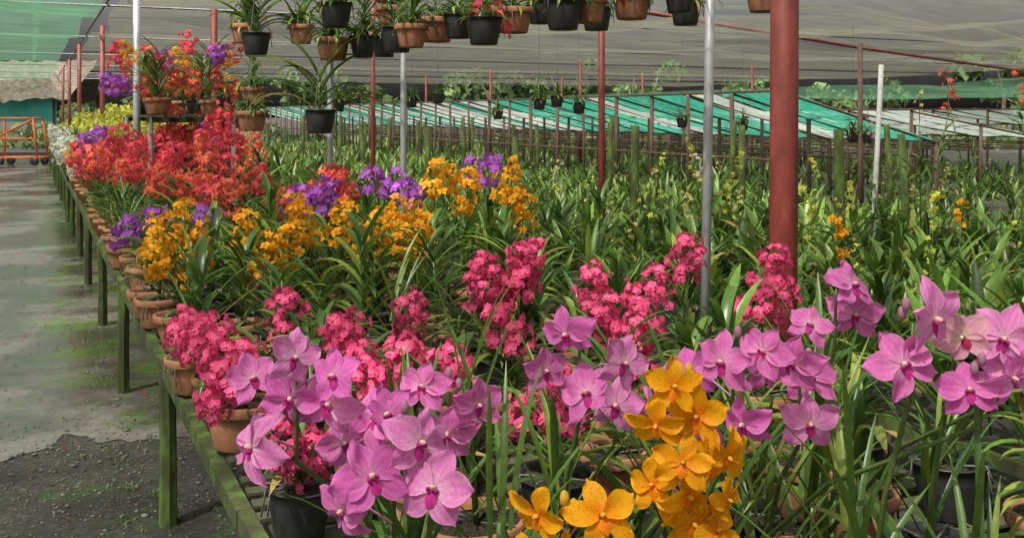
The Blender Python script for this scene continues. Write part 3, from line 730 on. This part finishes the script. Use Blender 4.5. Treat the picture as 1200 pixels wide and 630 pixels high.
# ---------------------------------------------------------------- ground, path, gravel
mb=MB(); g=np.r_[-600,-200,-60,np.arange(-30,61,2.0),200,600]
A,B=np.meshgrid(g,g,indexing='ij'); mb.add(np.stack([A,B,np.zeros_like(A)],-1).reshape(-1,3),grid_faces(len(g),len(g))); mb.obj('ground',[M_ground])
mb=MB(); n=360; tt=np.linspace(5.3,42,n); V=[]; js=np.linspace(-2.2,1.1,90)
fr=.16*np.sin(js*4.1)+.08*np.sin(js*11)+rng.normal(0,.03,90)-.30*js
for i,t in enumerate(tt):
    k=max(0,1-i/6)
    for j,s in enumerate(js):
        V.append(W(s,t+fr[j]*k,.004+(0.004 if 0<i<n-1 else 0)))
mb.add(V,grid_faces(n,90)); mb.obj('concrete_path',[M_path])
mb=MB()
for _ in range(5600):
    s=U(-1.9,2.2);t=U(1.5,5.6)+abs(rng.normal(0,.25)); r=U(.003,.010)*(1.9 if rng.random()<.06 else 1)
    V,F=blob((0,0,0),(r*U(.8,1.4),r*U(.7,1.2),r*U(.4,.7)),6,3); mb.add(V+W(s,t,r*.3+(.006 if t>5.2 else 0)),F)
mb.obj('gravel',[M_pebble])
mb=MB()
for _ in range(190):
    s=U(-.9,.9);t=U(3,14); k=rng.random()
    V,F,C=petal(U(0,6.28),U(.02,.035),U(.015,.02),3,2,.3,.3,*[np.array(c) for c in (((.5,.03,.12),)*3 if k<.35 else ((.16,.10,.04),)*3)]); mb.add(V+W(s,t,.014),F,C)
mb.obj('fallen_petals',[M_petal])
mb=MB()
for _ in range(420):
    t=abs(rng.normal(0,1))*7+3; s=rng.normal(.36,.09) if rng.random()<.7 else U(.6,3)
    p=W(s,t,0)
    for k in range(5):
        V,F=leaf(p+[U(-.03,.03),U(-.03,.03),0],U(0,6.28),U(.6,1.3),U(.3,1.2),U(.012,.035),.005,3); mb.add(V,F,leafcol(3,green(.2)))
mb.obj('grass_tufts',[M_leaf])

# ---------------------------------------------------------------- light, sky
el,az=math.radians(58),math.radians(215)   # az clockwise from +Y
w=D.worlds.new('World'); scene.world=w; w.use_nodes=True; nt=w.node_tree
bg=nt.nodes.get('Background') or nt.nodes.new('ShaderNodeBackground')
sky=nt.nodes.new('ShaderNodeTexSky'); sky.sky_type='NISHITA'; sky.sun_disc=False
sky.sun_elevation=el; sky.sun_rotation=az; sky.dust_density=8; sky.air_density=1.3; sky.ozone_density=1
hs=nt.nodes.new('ShaderNodeHueSaturation'); hs.inputs['Saturation'].default_value=.3
nt.links.new(sky.outputs[0],hs.inputs['Color']); nt.links.new(hs.outputs[0],bg.inputs[0]); bg.inputs[1].default_value=.15
sun=D.lights.new('sun','SUN'); sun.energy=5; sun.angle=math.radians(1.0); sun.color=(1,.96,.88)
so=D.objects.new('sun',sun); scene.collection.objects.link(so)
v=Vector((math.sin(az)*math.cos(el),math.cos(az)*math.cos(el),math.sin(el))); so.rotation_euler=v.to_track_quat('Z','Y').to_euler()

# ---------------------------------------------------------------- camera
cam=D.cameras.new('camera'); cam.sensor_width=36; cam.lens=36*1178/1200; cam.shift_y=-(315-135)/1200
cam.clip_start=.05; cam.clip_end=2000
co=D.objects.new('camera',cam); scene.collection.objects.link(co); co.location=(0,0,1.6); co.rotation_euler=(math.radians(90),0,0)
scene.camera=co
scene.view_settings.view_transform='Standard'; scene.view_settings.look='None'; scene.view_settings.exposure=0
print('verts',sum(len(o.data.vertices) for o in scene.objects if o.type=='MESH'))
